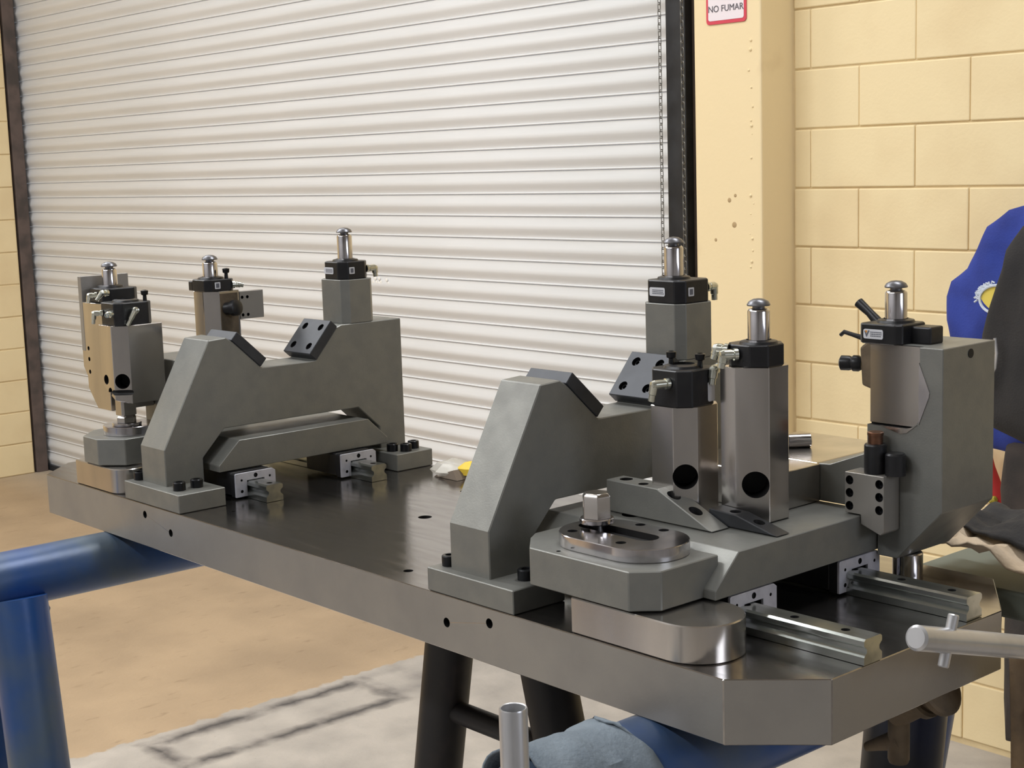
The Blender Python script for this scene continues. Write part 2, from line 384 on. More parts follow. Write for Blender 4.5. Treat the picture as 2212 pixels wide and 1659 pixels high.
cg = nb(); box(cg, scx-.03, scx+.024, 2.8151, 2.8155, scz+.018, scz+.028); box(cg, scx+.027, scx+.031, 2.8151, 2.8155, scz+.018, scz+.028); tube(cg, [(scx+.03, 2.8153, scz+.032), (scx+.024, 2.8153, scz+.04), (scx+.031, 2.8153, scz+.05)], .0015, 6)
obj('cigarette_symbol', cg, SIGNK, sg)
tx = text_mesh('NO FUMAR', .029); tx.transform(Matrix.Translation((scx, 2.815, scz-.058)) @ Matrix.Rotation(PI/2, 4, 'X'))
obj('lettering', tx, SIGNK, sg)

# ================================================================ trestles that carry the plate
def welded_leg(p0, p1, r, parent, m, name='leg'):
    return obj(name, cyl(nb(), p0, p1, r, 28), m, parent)
t1 = thing('pipe_trestle', 'blue painted pipe trestle under the left end of the steel plate', 'trestle', (-1.22, .12, F0))
obj('top_pipe', lathe(nb(), [(.038, 0), (.042, .002), (.042, 1.5), (.038, 1.502)], (-1.22, -1.2, -.063-.042), (0, 1, 0), 40), BLUE, t1, label='blue horizontal pipe')
for (ya, yb_) in ((-.16, -.20), (-1.1, -1.1)):
    for s in (1, -1):
        obj('leg', cyl(nb(), (-1.215+s*.03, ya, -.125), (-1.215+s*.29, yb_, F0), .042, 30), BLUE, t1)
obj('weld_collar', lathe(nb(), [(.040, 0), (.047, .004), (.049, .010), (.046, .016), (.040, .02)], (-1.195, -.16, -.158), (-.05, 0, 1), 30), COLLAR, t1)
t2 = thing('pipe_trestle', 'blue pipe trestle under the right end of the plate, its pipe end in a rag', 'trestle', (-.10, .2, F0))
obj('top_pipe', lathe(nb(), [(.046, 0), (.050, .002), (.050, .71), (.046, .712)], (-.10, -.16, -.113), (0, 1, 0), 40), BLUE, t2, label='blue horizontal pipe')
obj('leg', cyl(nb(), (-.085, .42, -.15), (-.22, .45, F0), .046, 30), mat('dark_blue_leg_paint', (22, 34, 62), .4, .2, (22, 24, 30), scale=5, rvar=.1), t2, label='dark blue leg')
obj('leg', cyl(nb(), (-.12, .50, -.15), (-.34, .52, F0), .046, 30), BLUE, t2)
obj('leg', cyl(nb(), (-.07, -.1, -.15), (.17, -.12, F0), .046, 30), BLUE, t2)
obj('leg', cyl(nb(), (-.13, -.1, -.15), (-.40, -.12, F0), .046, 30), BLUE, t2)
t3 = thing('black_trestle', 'black A-shaped trestle with crossbar under the middle of the plate', 'trestle', (-.55, .2, F0))
obj('top_bar', box(nb(), -.70, -.40, .175, .225, -.107, -.063), DPIPE, t3, bev=.003)
obj('leg', cyl(nb(), (-.636, .2, -.10), (-.875, .2, F0), .033, 28), DPIPE, t3)
obj('leg', cyl(nb(), (-.468, .2, -.10), (-.16, .2, F0), .034, 28), DPIPE, t3)
obj('crossbar', cyl(nb(), (-.66, .2, -.250), (-.43, .2, -.250), .015, 20), DPIPE, t3)
# rag wrapped over the pipe end
rgb = nb(); G = []
NU, NV = 26, 30
for i in range(NU+1):
    y = -.160+.118*i/NU; R_ = []
    for j in range(NV+1):
        a = -PI*.28+PI*1.56*j/NV
        n_ = noise.noise(Vector((y*26, a*2.2, 3.1)))*.005+noise.noise(Vector((y*60, a*5, 9)))*.0022
        r = .0610+n_+.003*math.sin(y*45+a)
        ed = .012*math.sin(a*3) if i == NU else 0
        R_.append(rgb.verts.new((-.10+r*math.cos(a), y+ed, -.113+r*math.sin(a))))
    G.append(R_)
for i in range(NU):
    for j in range(NV): rgb.faces.new((G[i][j], G[i+1][j], G[i+1][j+1], G[i][j+1]))
rag = obj('rag', rgb, RAG, loc=(-.10, -.07, -.2)); tag(rag, 'grey-blue rag wrapped around the end of the blue trestle pipe', 'rag')
sd = rag.modifiers.new('s', 'SOLIDIFY'); sd.thickness = .0025
# upright tube standing in front of the plate
hb = lathe(nb(), [(.0125, 0), (.0125, ZS+.010), (.0118, ZS+.0115), (.0105, ZS+.011), (.0105, ZS-.1), (0, ZS-.1)], (-.0625, -.2, F0), (0, 0, 1), 36)
tag(obj('steel_tube', hb, TUBE, loc=(-.0625, -.2, F0)), 'upright satin steel tube with an open end in front of the plate', 'tube')
# T handle coming in from the right on its post
th = thing('t_handle', 'satin steel T handle bar with a cross pin beside the right end of the plate', 'handle', (.15, .44, F0))
d0 = Vector((.15, .0797, .0535)); dv = (Vector((.15, .2598, .0018))-d0)
obj('handle_bar', lathe(nb(), [(.0090, 0), (.0114, .002), (.0114, dv.length*2.05)], d0, dv, 36), TUBE, th)
cp = d0+dv*.285
obj('cross_pin', lathe(nb(), [(.0040, 0), (.0050, .001), (.0050, .047), (.0040, .048)], cp+Vector((0, -.0085, -.0225)), (0, .34, .94), 20), TUBE, th)
e_ = d0+dv*2.0
obj('post', cyl(nb(), (e_.x, e_.y, F0), (e_.x, e_.y, e_.z+.03), .02, 24), DPIPE, th)
# rusty fitting hung below the plate
rf = thing('pipe_fitting', 'dirty rust-brown flanged pipe fitting hanging under the plate beside the blue leg', 'fitting', (.0, .3, -.17))
obj('branch', lathe(nb(), [(.0, 0), (.010, .0), (.0115, .004), (.0115, .1)], (-.0155, .3, -.172), (0, 0, 1), 24), RUST, rf)
obj('body', cyl(nb(), (-.020, .30, -.1135), (.03, .30, -.083), .020, 24, .016), RUST, rf)
for q, (r, t_) in enumerate(((.026, .010), (.030, .008))):
    obj('flange', lathe(nb(), [(r-.003, 0), (r, .002), (r, t_), (r-.003, t_+.002)], (.008+q*.02, .30, -.092+q*.012), (.85, 0, .5), 28), RUST, rf)
obj('spout', cyl(nb(), (-.012, .30, -.145), (-.056, .30, -.166), .012, 20, .005), RUST, rf)

# ================================================================ base plate
pl = thing('base_plate', 'thick ground steel base plate with clipped corners on the trestles', 'plate', (-.7, .22, -.063))
PX0, PX1, PY1 = -1.482, .0705, .455
outl = [(-1.415, 0), (0, 0), (PX1, .068), (PX1, PY1-.1), (.001, PY1), (-1.415, PY1), (PX0, PY1-.07), (PX0, .068)]
hs = [((x, .0+.02, z), (x, -.01, z), .0055) for x, z in ((-1.0905, -.0155), (-1.0172, -.031), (-.4002, -.031), (-.327, -.0165))]
hs += [((x, y, -.02), (x, y, .01), r) for x, y, r in ((-.7146, .2196, .0095), (-.5132, .0352, .006), (-.9162, .4081, .007), (-.9468, .0619, .003), (-.0114, .3745, .0095), (.0011, .1936, .004), (-.60, .39, .007), (-.80, .36, .006))]
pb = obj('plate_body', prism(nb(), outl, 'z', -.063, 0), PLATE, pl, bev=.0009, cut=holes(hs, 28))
pb.data.materials.append(SIDE)
for f in pb.data.polygons:
    if abs(f.normal.z) < .3 and f.area > .002: f.material_index = len(pb.data.materials)-1

# ================================================================ reusable hardware
def cap_screw(bm_list_parent, x, y, z, r=.009, h=.012, d=(0, 0, 1)):
    o = obj('cap_screw', lathe(nb(), [(r, 0), (r, h-.0012), (r-.001, h), (r*.55, h), (r*.5, h-.005), (0, h-.005)], (x, y, z), d, 22), SCREW, bm_list_parent)
    return o
def elbow(parent, p, d1, d2, l1=.016, l2=.022, r=.0052):
    p = Vector(p); d1 = Vector(d1).normalized(); d2 = Vector(d2).normalized(); q = p+d1*l1
    bm = nb(); lathe(bm, [(r*1.15, 0), (r*1.15, .004), (r*.85, .0045), (r*.85, .006), (r, .0065), (r, l1)], p, d1, 18)
    lathe(bm, [(0, -r), (r*.75, -r*.7), (r, 0), (r*.75, r*.7), (0, r)], q, d1, 16)
    lathe(bm, [(r*.95, 0), (r*.9, l2*.55), (r*.72, l2*.6), (r*.72, l2), (r*.5, l2), (r*.5, l2-.003), (0, l2-.003)], q, d2, 18)
    return obj('elbow_fitting', bm, NICKEL, parent)
def small_screw(parent, x, y, z):
    obj('mount_screw', lathe(nb(), [(.0032, 0), (.0028, .010), (.0052, .011), (.0058, .017), (.003, .018), (.003, .014), (0, .014)], (x, y, z), (0, 0, 1), 14), SCREW, parent)
def pin_clamp(label, cx, cy, z0, sx=.03, sy=.028, ch_=.012, h=.0275, pin=True, wide=True, small=True, px_=None, pinh=.0415, tower_faces=None, mark=False):
    t = thing('pin_clamp', label, 'clamp', (cx, cy, z0), 'pneumatic pin clamps on the fixtures')
    body = nb(); prism(body, octo(cx-sx, cx+sx, cy-sy, cy+sy, ch_), 'z', z0, z0+h)
    obj('clamp_body', body, BLACK, t, bev=.0012)
    ax, ay = px_ or (cx, cy)
    obj('collar', lathe(nb(), [(.021, 0), (.0195, .003), (.0135, .0045), (.0135, .002)], (ax, ay, z0+h-.0005), (0, 0, 1), 28), BLACK, t)
    if pin:
        zb = z0+h
        obj('locating_pin', lathe(nb(), [(.0118, 0), (.0118, pinh-.003), (.0108, pinh-.001), (.0095, pinh), (.0078, pinh), (.0078, pinh-.004), (0, pinh-.004)], (ax, ay, zb), (0, 0, 1), 32), HARD, t)
        obj('pin_cap', lathe(nb(), [(.0065, -.006), (.0065, .0028), (.0122, .0030), (.0125, .0042), (.0105, .0075), (.0060, .0100), (0, .0108)], (ax, ay, zb+pinh), (0, 0, 1), 28), CAPM, t, label='dark domed pin cap')
    yf = cy-sy
    if wide:
        zc = z0+h*.5; lx = cx-.006
        lb = obj('name_label', prism(nb(), rrect(lx, zc, .0125, .0052, .0022), 'y', yf-.0006, yf+.0005), LABEL, t, label='small white label')
        pm = nb(); rr = random.Random(cx*97)
        for q in range(3):
            x = lx-.0035+(.0 if mark else -.004)
            while x < lx+.0105:
                wd = rr.uniform(.0008, .002); box(pm, x, min(x+wd, lx+.011), yf-.0009, yf-.0006, zc+.0016-q*.0021, zc+.0026-q*.0021); x += wd+.0006
        obj('print', pm, PRINT, lb)
        if mark:
            mk = nb(); prism(mk, [(lx-.0112, zc+.003), (lx-.0095, zc+.003), (lx-.0085, zc-.0005), (lx-.0058, zc+.004), (lx-.0046, zc+.0036), (lx-.0085, zc-.0036)], 'y', yf-.0009, yf-.0006); obj('check_mark', mk, PRINT, lb)
            mk = nb(); prism(mk, [(lx-.0104, zc+.0036), (lx-.0072, zc+.0036), (lx-.0086, zc+.0008)], 'y', yf-.00095, yf-.0006); obj('orange_dot', mk, ORANGE, lb)
    if small:
        xf = cx+sx
        lb = obj('code_label', prism(nb(), rrect(cy-sy+.019, z0+h*.5, .0048, .0052, .001), 'x', xf-.0005, xf+.0006), LABEL, t, label='small square label')
        obj('print', prism(nb(), rrect(cy-sy+.019, z0+h*.5, .0028, .0034, .0006), 'x', xf+.0006, xf+.0008), PRINT, lb)
    return t

# ================================================================ V brackets
def v_bracket(label, x0, x1, fx0, fx1, oy, riser, screws):
    t = thing('v_bracket', label, 'bracket', ((x0+x1)/2, .22, 0), 'V-notch brackets bolted across the plate')
    F = lambda pts: [(y+oy, z) for y, z in pts]
    prof = F([(.018, .0), (.018, .080), (.100, .230), (.1285, .2315), (.1404, .2243), (.1875, .1808), (.284, .1808), (.326, .2285), (.3345, .2315), (.450, .2315), (.450, .0), (.400, .0), (.400, .062), (.360, .0985), (.118, .0985), (.080, .060), (.080, .0)])
    prof = [(y, max(z, .001)) for y, z in prof]
    ct = nb()
    obj('upright', prism(nb(), prof, 'x', x0, x1), GREY, t, bev=.0012)
    for (a, b) in ((0, .075), (.382, .4525)):
        f = nb()
        prism(f, [(fx0, a), (fx1, a), (fx1, b), (fx0, b)], 'z', .0005, .027)
        obj('foot', f, GREY, t, bev=.0010)
    # V pads: bolted blued steel plates on the two slopes
    def pad(p, q, nrm, inner):
        p, q, nrm = Vector((0, *p)), Vector((0, *q)), Vector((0, *nrm)).normalized(); th_ = .0155
        pts = [p, q, q+nrm*th_, p+nrm*th_]
        ho = nb()
        for s in (.22, .78):
            for xx in (x0+.014, x1-.014):
                c = p.lerp(q, s); c.x = xx; cyl(ho, c+nrm*(th_-.008), c+nrm*(th_+.01), .0062, 20)
        o = obj('v_pad', prism(nb(), [(v.y, v.z) for v in pts], 'x', x0-.002, x1+.001), PAD, t, bev=.0008, cut=ho)
        for s in (.22, .78):
            for xx in (x0+.014, x1-.014):
                c = p.lerp(q, s); c.x = xx
                obj('pad_screw', lathe(nb(), [(.0050, 0), (.0050, .0045), (.0042, .005), (.0026, .005), (.0024, .002), (0, .002)], c+nrm*(th_-.0085), nrm, 16), SCREW, o)
    pad((.1404+oy-.003, .2271), (.1875+oy-.002, .1826), (.68, .733), 0)
    pad((.284+oy+.0005, .1808+.001), (.326+oy+.0005, .2285+.001), (-.751, .660), 0)
    rx0, rx1, ry0, ry1, rz = riser
    obj('riser_block', prism(nb(), octo(rx0, rx1, ry0, ry1, .010), 'z', .2315, rz), GREY, t, bev=.0008)
    for (sx_, sy_) in screws: cap_screw(t, sx_, sy_, .027)
    return t
brA = v_bracket('far V-notch bracket, grey coated steel, near the left end of the plate', -1.125, -1.0545, -1.148, -.9885, 0, (-1.125, -1.0545, .343, .403, .2995),
    [(-1.021, .020), (-1.021, .048), (-1.021, .398), (-1.004, .412), (-1.016, .436), (-1.1365, .020)])
brB = v_bracket('near V-notch bracket, grey coated steel, partly behind the steel towers', -.404, -.3374, -.432, -.287, -.006, (-.404, -.3374, .322, .387, .2985),
    [(-.418, .022), (-.311, .040), (-.311, .410)])
cA = pin_clamp('black pin clamp on top of the far V-notch bracket', -1.090, .373, .2995, .029, .028)
elbow(cA, (-1.075, .401, .3135), (0, 1, 0), (0, .1, -1), .017, .014)
cB = pin_clamp('black pin clamp with wide white label on the near V-notch bracket', -.3705, .3545, .2985, .031, .030, .010, px_=(-.378, .356), pinh=.040)
elbow(cB, (-.352, .3845, .3145), (0, 1, 0), (0, .05, -1), .015, .017)

# ================================================================ rails and carriages
def rail(label, x0, x1, yc, nd):
    h = .0255; pr = [(-.014, 0.0005), (.014, 0.0005), (.014, .008), (.0098, .012), (.0098, .0155), (.014, .019), (.014, .0235), (.0115, h), (-.0115, h), (-.014, .0235), (-.014, .019), (-.0098, .0155), (-.0098, .012), (-.014, .008)]
    ho = [((x0+.03+.06*k, yc, h-.009), (x0+.03+.06*k, yc, h+.01), .0045) for k in range(int((x1-x0-.04)/.06)+1)]
    t = obj('linear_rail', prism(nb(), [(yc+a, b) for a, b in pr], 'x', x0, x1), RAIL, cut=holes(ho, 16), loc=((x0+x1)/2, yc, 0)); tag(t, label, 'rail', 'linear rails bolted to the base plate'); return t
rail('near rail of the left fixture, its short end showing below the far bracket', -1.30, -.957, .137, 0)
rail('rear rail of the left fixture, short end nearest the back edge', -1.30, -.955, .322, 0)
rail('long bright rail running to the right end of the plate, front one', -.35, .071, .1300, 0)
rail('long dark rail running to the right end of the plate, rear one', -.35, .066, .3100, 0)
def carriage(label, xf, y0, y1, zt_, nose=None):
    yc = (y0+y1)/2; t = thing('rail_carriage', label, 'carriage', (xf-.05, yc, 0), 'rail carriages')
    def U(y0, y1, z0, z1, g): return [(y0, z0), (y0, z1-.0015), (y0+.0015, z1), (y1-.005, z1), (y1, z1-.0035), (y1, z0), (yc+g, z0), (yc+g, .0262), (yc-g, .0262), (yc-g, z0)]
    obj('carriage_body', prism(nb(), U(y0, y1, .005, zt_, .0155), 'x', xf-.095, xf-.014), BLACK, t, bev=.0008)
    obj('end_seal', prism(nb(), U(y0+.0005, y1-.0005, .003, zt_-.001, .0150), 'x', xf-.014, xf-.0035), RUBBER, t)
    ho = holes([((xf-.002, yc, zt_-.006), (xf+.01, yc, zt_-.006), .0034), ((xf-.002, y0+.010, zt_-.0105), (xf+.01, y0+.010, zt_-.0105), .0018), ((xf-.002, y1-.010, zt_-.0105), (xf+.01, y1-.010, zt_-.0105), .0018), ((xf-.002, y0+.010, .011), (xf+.01, y0+.010, .011), .0024), ((xf-.002, y1-.010, .011), (xf+.01, y1-.010, .011), .0024)], 12)
    obj('end_plate', prism(nb(), U(y0, y1, .003, zt_, .0148), 'x', xf-.0035, xf), GALV, t, bev=.0004, cut=ho, label='pale zinc end plate')
    return t
carriage('carriage below the left fixture slide, nearer the front foot', -1.008, .104, .172, .038)
carriage('carriage below the left fixture slide, nearer the rear foot', -1.008, .290, .356, .0385)
carriage('front carriage below the right fixture slide, beside the steel round block', -.080, .105, .178, .0385)
carriage('rear carriage below the right fixture slide, under the hanging block', -.080, .284, .357, .0385)

# ================================================================ slides
def slide_profile(oy): return [(.083+oy, .0395), (.083+oy, .049), (.119+oy, .0825), (.352+oy, .0825), (.388+oy, .049), (.388+oy, .0395)]
slB = thing('slide_plate', 'grey slide plate of the right fixture, riding above the long rails', 'slide', (-.2, .2, .0395), 'slide plates through the V brackets')
ho = holes([((-.27, .165, .07), (-.27, .165, .1), .0125), ], 24)
obj('slide_body', prism(nb(), slide_profile(0), 'x', -.36, -.080), GREY, slB, bev=.0008, cut=ho)
nose = [(-.2585, -.0005), (-.1175, -.0005), (-.0955, .0225), (-.0955, .106), (-.300, .106), (-.300, .045), (-.290, .030)]
obj('nose_plate', prism(nb(), nose, 'z', .0395, .079), GREY, slB, bev=.001, cut=holes([((-.2253, .0095, .07), (-.2253, .0095, .09), .0025)], 12))
# oval pin plate with slot and hexagonal pin
sp = thing('oval_pin_plate', 'bright steel oval plate with a slot and hexagonal pin, on the nearer slide', 'pin plate', (-.187, .065, .079))
cut = nb(); prism(cut, stadium(-.252, -.146, .0695, .0130, 10), 'z', .0865, .11)
for (x, y) in ((-.2352, .0391), (-.1638, .0375), (-.2012, .1049), (-.1667, .1035)): cyl(cut, (x, y, .085), (x, y, .11), .0055, 20)
obj('oval_plate', prism(nb(), stadium(-.262, -.112, .065, .0465, 20), 'z', .079, .0930), HARD, sp, bev=.0007, cut=cut)
def hex_pin(parent, x, y, z0, zf0, zf1, z1, rf=.0182, rh=.0160):
    obj('pin_stem', lathe(nb(), [(.0085, z0-zf1), (.0085, 0)], (x, y, zf1), (0, 0, 1), 24), HARD, parent)
    obj('pin_flange', lathe(nb(), [(rf-.001, zf0-zf1), (rf, zf0-zf1+.001), (rf, -.001), (rf-.001, 0)], (x, y, zf1), (0, 0, 1), 30), HARD, parent)
    hx = nb(); n = 6; rot = math.radians(20)
    A = [[hx.verts.new((x+r*math.cos(rot+2*PI*i/n), y+r*math.sin(rot+2*PI*i/n), z)) for i in range(n)] for r, z in ((rh, zf1), (rh, z1-.0035), (rh*.82, z1))]
    for a, b in zip(A, A[1:]):
        for i in range(n): hx.faces.new((a[i], a[(i+1) % n], b[(i+1) % n], b[i]))
    hx.faces.new(A[0][::-1]); hx.faces.new(A[2]); obj('hex_head', hx, MACH, parent, bev=.0005)
hex_pin(sp, -.2318, .0715, .0866, .0965, .1025, .1290)
slA = thing('slide_plate', 'grey slide plate of the left fixture, passing through the far bracket', 'slide', (-1.17, .2, .0395), 'slide plates through the V brackets')
obj('slide_body', prism(nb(), slide_profile(.008), 'x', -1.33, -1.030), GREY, slA, bev=.0008)
obj('nose_plate', prism(nb(), [(-1.2727, -.0005), (-1.2261, -.0005), (-1.193, .028), (-1.193, .106), (-1.312, .106), (-1.312, .036)], 'z', .0390, .079), GREY, slA, bev=.001)
dp = thing('round_pin_disc', 'bright steel round disc with stepped square pin at the far left', 'pin plate', (-1.243, .064, .079))
obj('disc', prism(nb(), circ(-1.243, .064, .0405, 36), 'z', .079, .0930), HARD, dp, bev=.0007)
hex_pin(dp, -1.2335, .054, .093, .093, .0975, .1090, .022, .0150)
obj('pin_block', prism(nb(), octo(-1.2335-.0125, -1.2335+.0125, .054-.0125, .054+.0125, .003), 'z', .109, .1330), MACH, dp, bev=.0006)
# stop blocks below the noses
def stop_block(label, x0, x1t, r=.0455):
    pts = [(x0, .002), (x1t, .002)]+[(x1t+r*math.sin(a), .002+r-r*math.cos(a)) for a in [PI*i/16 for i in range(1, 16)]]+[(x1t, .002+2*r), (x0, .002+2*r)]
    o = obj('stop_block', prism(nb(), pts, 'z', .0003, .0375), MACH, bev=.0012, loc=((x0+x1t)/2, .05, 0)); tag(o, label, 'block', 'round-ended stop blocks under the slide noses')
stop_block('bright round-ended steel block on the plate, under the oval pin plate', -.2016, -.0714)
stop_block('bright round-ended steel block on the plate, under the round pin disc', -1.310, -1.197, .028)

# ================================================================ towers of the right fixture
def tower(label, x0, x1, y0, y1, z0, z1, c1, c2, cutters=None, m=MACH, loc=None):
    t = thing('clamp_tower', label, 'tower', loc or ((x0+x1)/2, (y0+y1)/2, z0), 'machined steel clamp towers')
    pts = [(x0, y0), (x1-c1, y0), (x1, y0+c2), (x1, y1-.01), (x1-.01, y1), (x0, y1)]
    obj('tower_body', prism(nb(), pts, 'z', z0, z1), m, t, bev=.0007, cut=cutters)
    return t
dg_ = Vector((1, -1, 0)).normalized()
c = Vector((-.2045, .1795, .1315))
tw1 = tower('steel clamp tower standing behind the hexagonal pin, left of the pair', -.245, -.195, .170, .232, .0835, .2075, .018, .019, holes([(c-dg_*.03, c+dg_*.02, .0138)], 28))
ribp = [(-.303, .0835), (-.303, .119), (-.226, .119), (-.148, .0835)]
ho = [((-.2864, .1725, .10), (-.2864, .1725, .13), .0075), ((-.2544, .1664, .10), (-.2544, .1664, .13), .0058),
      ((-.211, .1680, .088), (-.211, .1680, .13), .0075), ((-.182, .1700, .078), (-.182, .1700, .12), .0075)]
fb = nb(); prism(fb, ribp, 'y', .157, .1850)
obj('foot_rib', fb, GREY, tw1, bev=.001, cut=holes(ho, 20))
c = Vector((-.1405, .2195, .1245))
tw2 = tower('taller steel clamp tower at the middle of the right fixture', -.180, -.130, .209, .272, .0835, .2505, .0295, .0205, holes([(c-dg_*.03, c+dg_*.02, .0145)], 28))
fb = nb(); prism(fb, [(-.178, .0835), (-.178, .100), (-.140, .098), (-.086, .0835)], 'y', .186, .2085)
obj('foot_rib', fb, DARKST, tw2, bev=.001, cut=holes([((-.150, .197, .085), (-.150, .197, .12), .0062), ((-.118, .197, .080), (-.118, .197, .11), .0062)], 18), label='sloping foot darkened for shadow')  # dark material stands in for the shadow on this sloping foot
k1 = pin_clamp('black pin clamp without a pin on the left tower behind the hexagonal pin', -.2215, .196, .2075, .029, .029, .012, .040, pin=False, wide=False, small=False)
elbow(k1, (-.2155, .167, .2335), (-.25, -1, 0), (-.25, 0, -1), .018, .018)
small_screw(k1, -.232, .190, .247); small_screw(k1, -.204, .205, .245)
lb = obj('name_label', prism(nb(), rrect(.209, .222, .0052, .0105, .002), 'x', -.1926, -.1918), LABEL, k1, label='small upright white label')
elbow(k1, (-.192, .222, .246), (.3, -1, 0), (-.1, -.1, -1), .014, .016)
k2 = pin_clamp('black pin clamp on the taller middle tower', -.1565, .2410, .2505, .027, .027, .014, .0235, wide=False, small=False, px_=(-.152, .240), pinh=.037)
elbow(k2, (-.160, .214, .2640), (-.6, -1, .0), (-.2, -.1, -1), .015, .014, .0058)
elbow(k2, (-.172, .214, .2680), (-1, -.5, .1), (-.3, -.2, -1), .012, .012, .0058)
# rear cross block on the slide
rb = obj('cross_block', prism(nb(), [(-.300, .27), (-.155, .27), (-.155, .3495), (-.300, .3495)], 'z', .083, .126), MACH, bev=.0008, loc=(-.22, .31, .083))
tag(rb, 'mirror-bright steel cross block on the slide behind the two towers', 'block')
rbb = obj('support_block', box(nb(), -.300, -.160, .3505, .50, .083, .126), MACH, bev=.0008, loc=(-.22, .42, .083)); tag(rbb, 'mirror-bright steel arm reaching back beyond the plate edge', 'block')
rp = obj('tapered_pin', lathe(nb(), [(.003, 0), (.0072, .035), (.0085, .036), (.0085, .062), (.0078, .063)], (-.262, .372, .1345), (.62, .8, .0), 26), HARD, loc=(-.24, .40, .126)); tag(rp, 'small tapered bright pin lying on the steel arm behind the tower', 'pin')
# hanging block with deep web
hb_ = thing('overhang_block', 'big grey block hanging past the slide at the right, machined hollow on its face', 'block', (-.05, .40, .04))
prof = [(-.158, .0835), (-.158, .126), (-.142, .127), (-.0925, .146), (-.0925, .2665), (.0015, .2665), (.0015, .092), (-.053, .034), (-.0785, .034), (-.0785, .0835)]
ct = nb(); box(ct, -.11, -.0265, .34, .3575, .180, .30)
cyl(ct, (-.027, .349, .216), (-.027, .3490, .2161), .0001, 4)
ct = nb(); prism(ct, [(-.11, .178), (-.040, .178), (-.030, .184), (-.0265, .190), (-.0265, .30), (-.11, .30)], 'y', .34, .3585)
obj('block_body', prism(nb(), prof, 'y', .350, .450), GREY, hb_, bev=.0008, cut=ct)
obj('machined_insert', box(nb(), -.0920, -.0270, .3555, .3600, .180, .2660), MACH, hb_, label='bright machined hollow')
obj('facet', prism(nb(), [(-.0270, .250), (-.0140, .2195), (-.0150, .214), (-.0270, .184)], 'y', .3492, .3520), HARD, hb_, label='bright bevel facet')
obj('facet', prism(nb(), [(-.075, .1785), (-.0500, .1720), (-.0420, .1735), (-.0290, .1835), (-.033, .1805), (-.042, .1785)], 'y', .3492, .3520), MACH, hb_, label='bright bevel facet')
obj('bore', lathe(nb(), [(.005, 0), (.005, .0006), (0, .0006)], (.0015, .402, .257), (1, 0, 0), 20), HOLE, hb_)
k3 = pin_clamp('black pin clamp with check-mark label on the far right block', -.0800, .3790, .2660, .027, .027, .006, .0215, small=False, px_=(-.0800, .385), pinh=.0345, mark=True)
elbow(k3, (-.056, .405, .276), (1, .35, 0), (.3, 1, 0), .006, .008, .006)
box_ = nb(); box(box_, -.055, -.030, .375, .400, .2660, .2850); obj('valve_block', box_, BLACK, k3, bev=.002)
# stop block with six counterbored bolts
sb = thing('bolted_stop_block', 'small steel stop block with six counterbored bolts at the right fixture', 'block', (-.075, .335, .064))
bolts = [(x, z) for x in (-.0935, -.0555) for z in (.1205, .1065, .0922)]
ho = holes([((x, .328, z), (x, .31, z), .0050) for x, z in bolts], 18)
obj('stop_body', prism(nb(), [(-.0997, .0840), (-.0997, .1292), (-.0500, .1292), (-.0500, .0680), (-.0540, .0650), (-.0790, .0740), (-.0790, .0840)], 'y', .3200, .3490), SIDE, sb, bev=.0006, cut=ho)
for x, z in bolts: obj('bolt', lathe(nb(), [(.0040, 0), (.0040, .004), (.0022, .004), (.002, .002), (0, .002)], (x, .3285, z), (0, -1, 0), 14), SCREW, sb)
ab = thing('shock_absorber', 'black upright shock absorber with copper tip on the bolted stop block', 'damper', (-.0705, .335, .1295))
obj('damper_body', lathe(nb(), [(.0120, 0), (.0120, .0300), (.0110, .0315), (.0125, .0316)][:3]+[(.0095, .0320)], (-.0705, .3345, .1295), (0, 0, 1), 28), BLACK, ab)
obj('copper_tip', lathe(nb(), [(.0080, 0), (.0080, .0095), (.0088, .0096), (.0088, .0125), (.008, .013)], (-.0705, .3345, .1612), (0, 0, 1), 24), COPPER, ab)
obj('shadow_stub', lathe(nb(), [(.0110, 0), (.0110, .022), (.009, .024)], (-.0465, .3365, .1295), (0, 0, 1), 24), BLACK, ab)  # black stub standing in for the dark shadow beside the damper
tag(obj('guide_pin', lathe(nb(), [(.0165, 0.0003), (.0165, .0320), (.0155, .0335)], (-.0630, .3850, 0), (0, 0, 1), 36), HARD, loc=(-.063, .385, 0)), 'bright round steel post on the plate under the hanging block', 'post')
lv = thing('clamp_lever', 'black clamp lever and hooked arm at the left edge of the far right block', 'lever', (-.12, .40, .20))
obj('lever_arm', tube(nb(), [(-.1005, .40, .272), (-.1105, .40, .281), (-.1245, .40, .2935), (-.1395, .40, .3045)], [.0055, .0062, .0048, .0058], 14), BLACK, lv)
obj('hook_arm', tube(nb(), [(-.1060, .40, .255), (-.1300, .40, .2640), (-.1470, .40, .2675), (-.1590, .40, .2700), (-.1640, .40, .2660)], [.004, .0035, .0025, .0025, .0022], 10), BLACK, lv)
obj('lever_body', prism(nb(), [(-.0930, .202), (-.1300, .212), (-.1330, .255), (-.1100, .272), (-.0930, .272)], 'y', .392, .412), RUST, lv, bev=.003, label='brown stained lever body')
obj('adjust_knob', lathe(nb(), [(.0070, 0), (.0092, .004), (.0092, .010), (.0075, .012), (.0085, .015), (.0085, .024), (.005, .026)], (-.1330, .398, .2360), (-1, -.35, 0), 18), BLACK, lv)
obj('hub', lathe(nb(), [(.010, 0), (.012, .003), (.012, .016)], (-.1070, .385, .268), (0, 1, .0), 20), BLACK, lv)

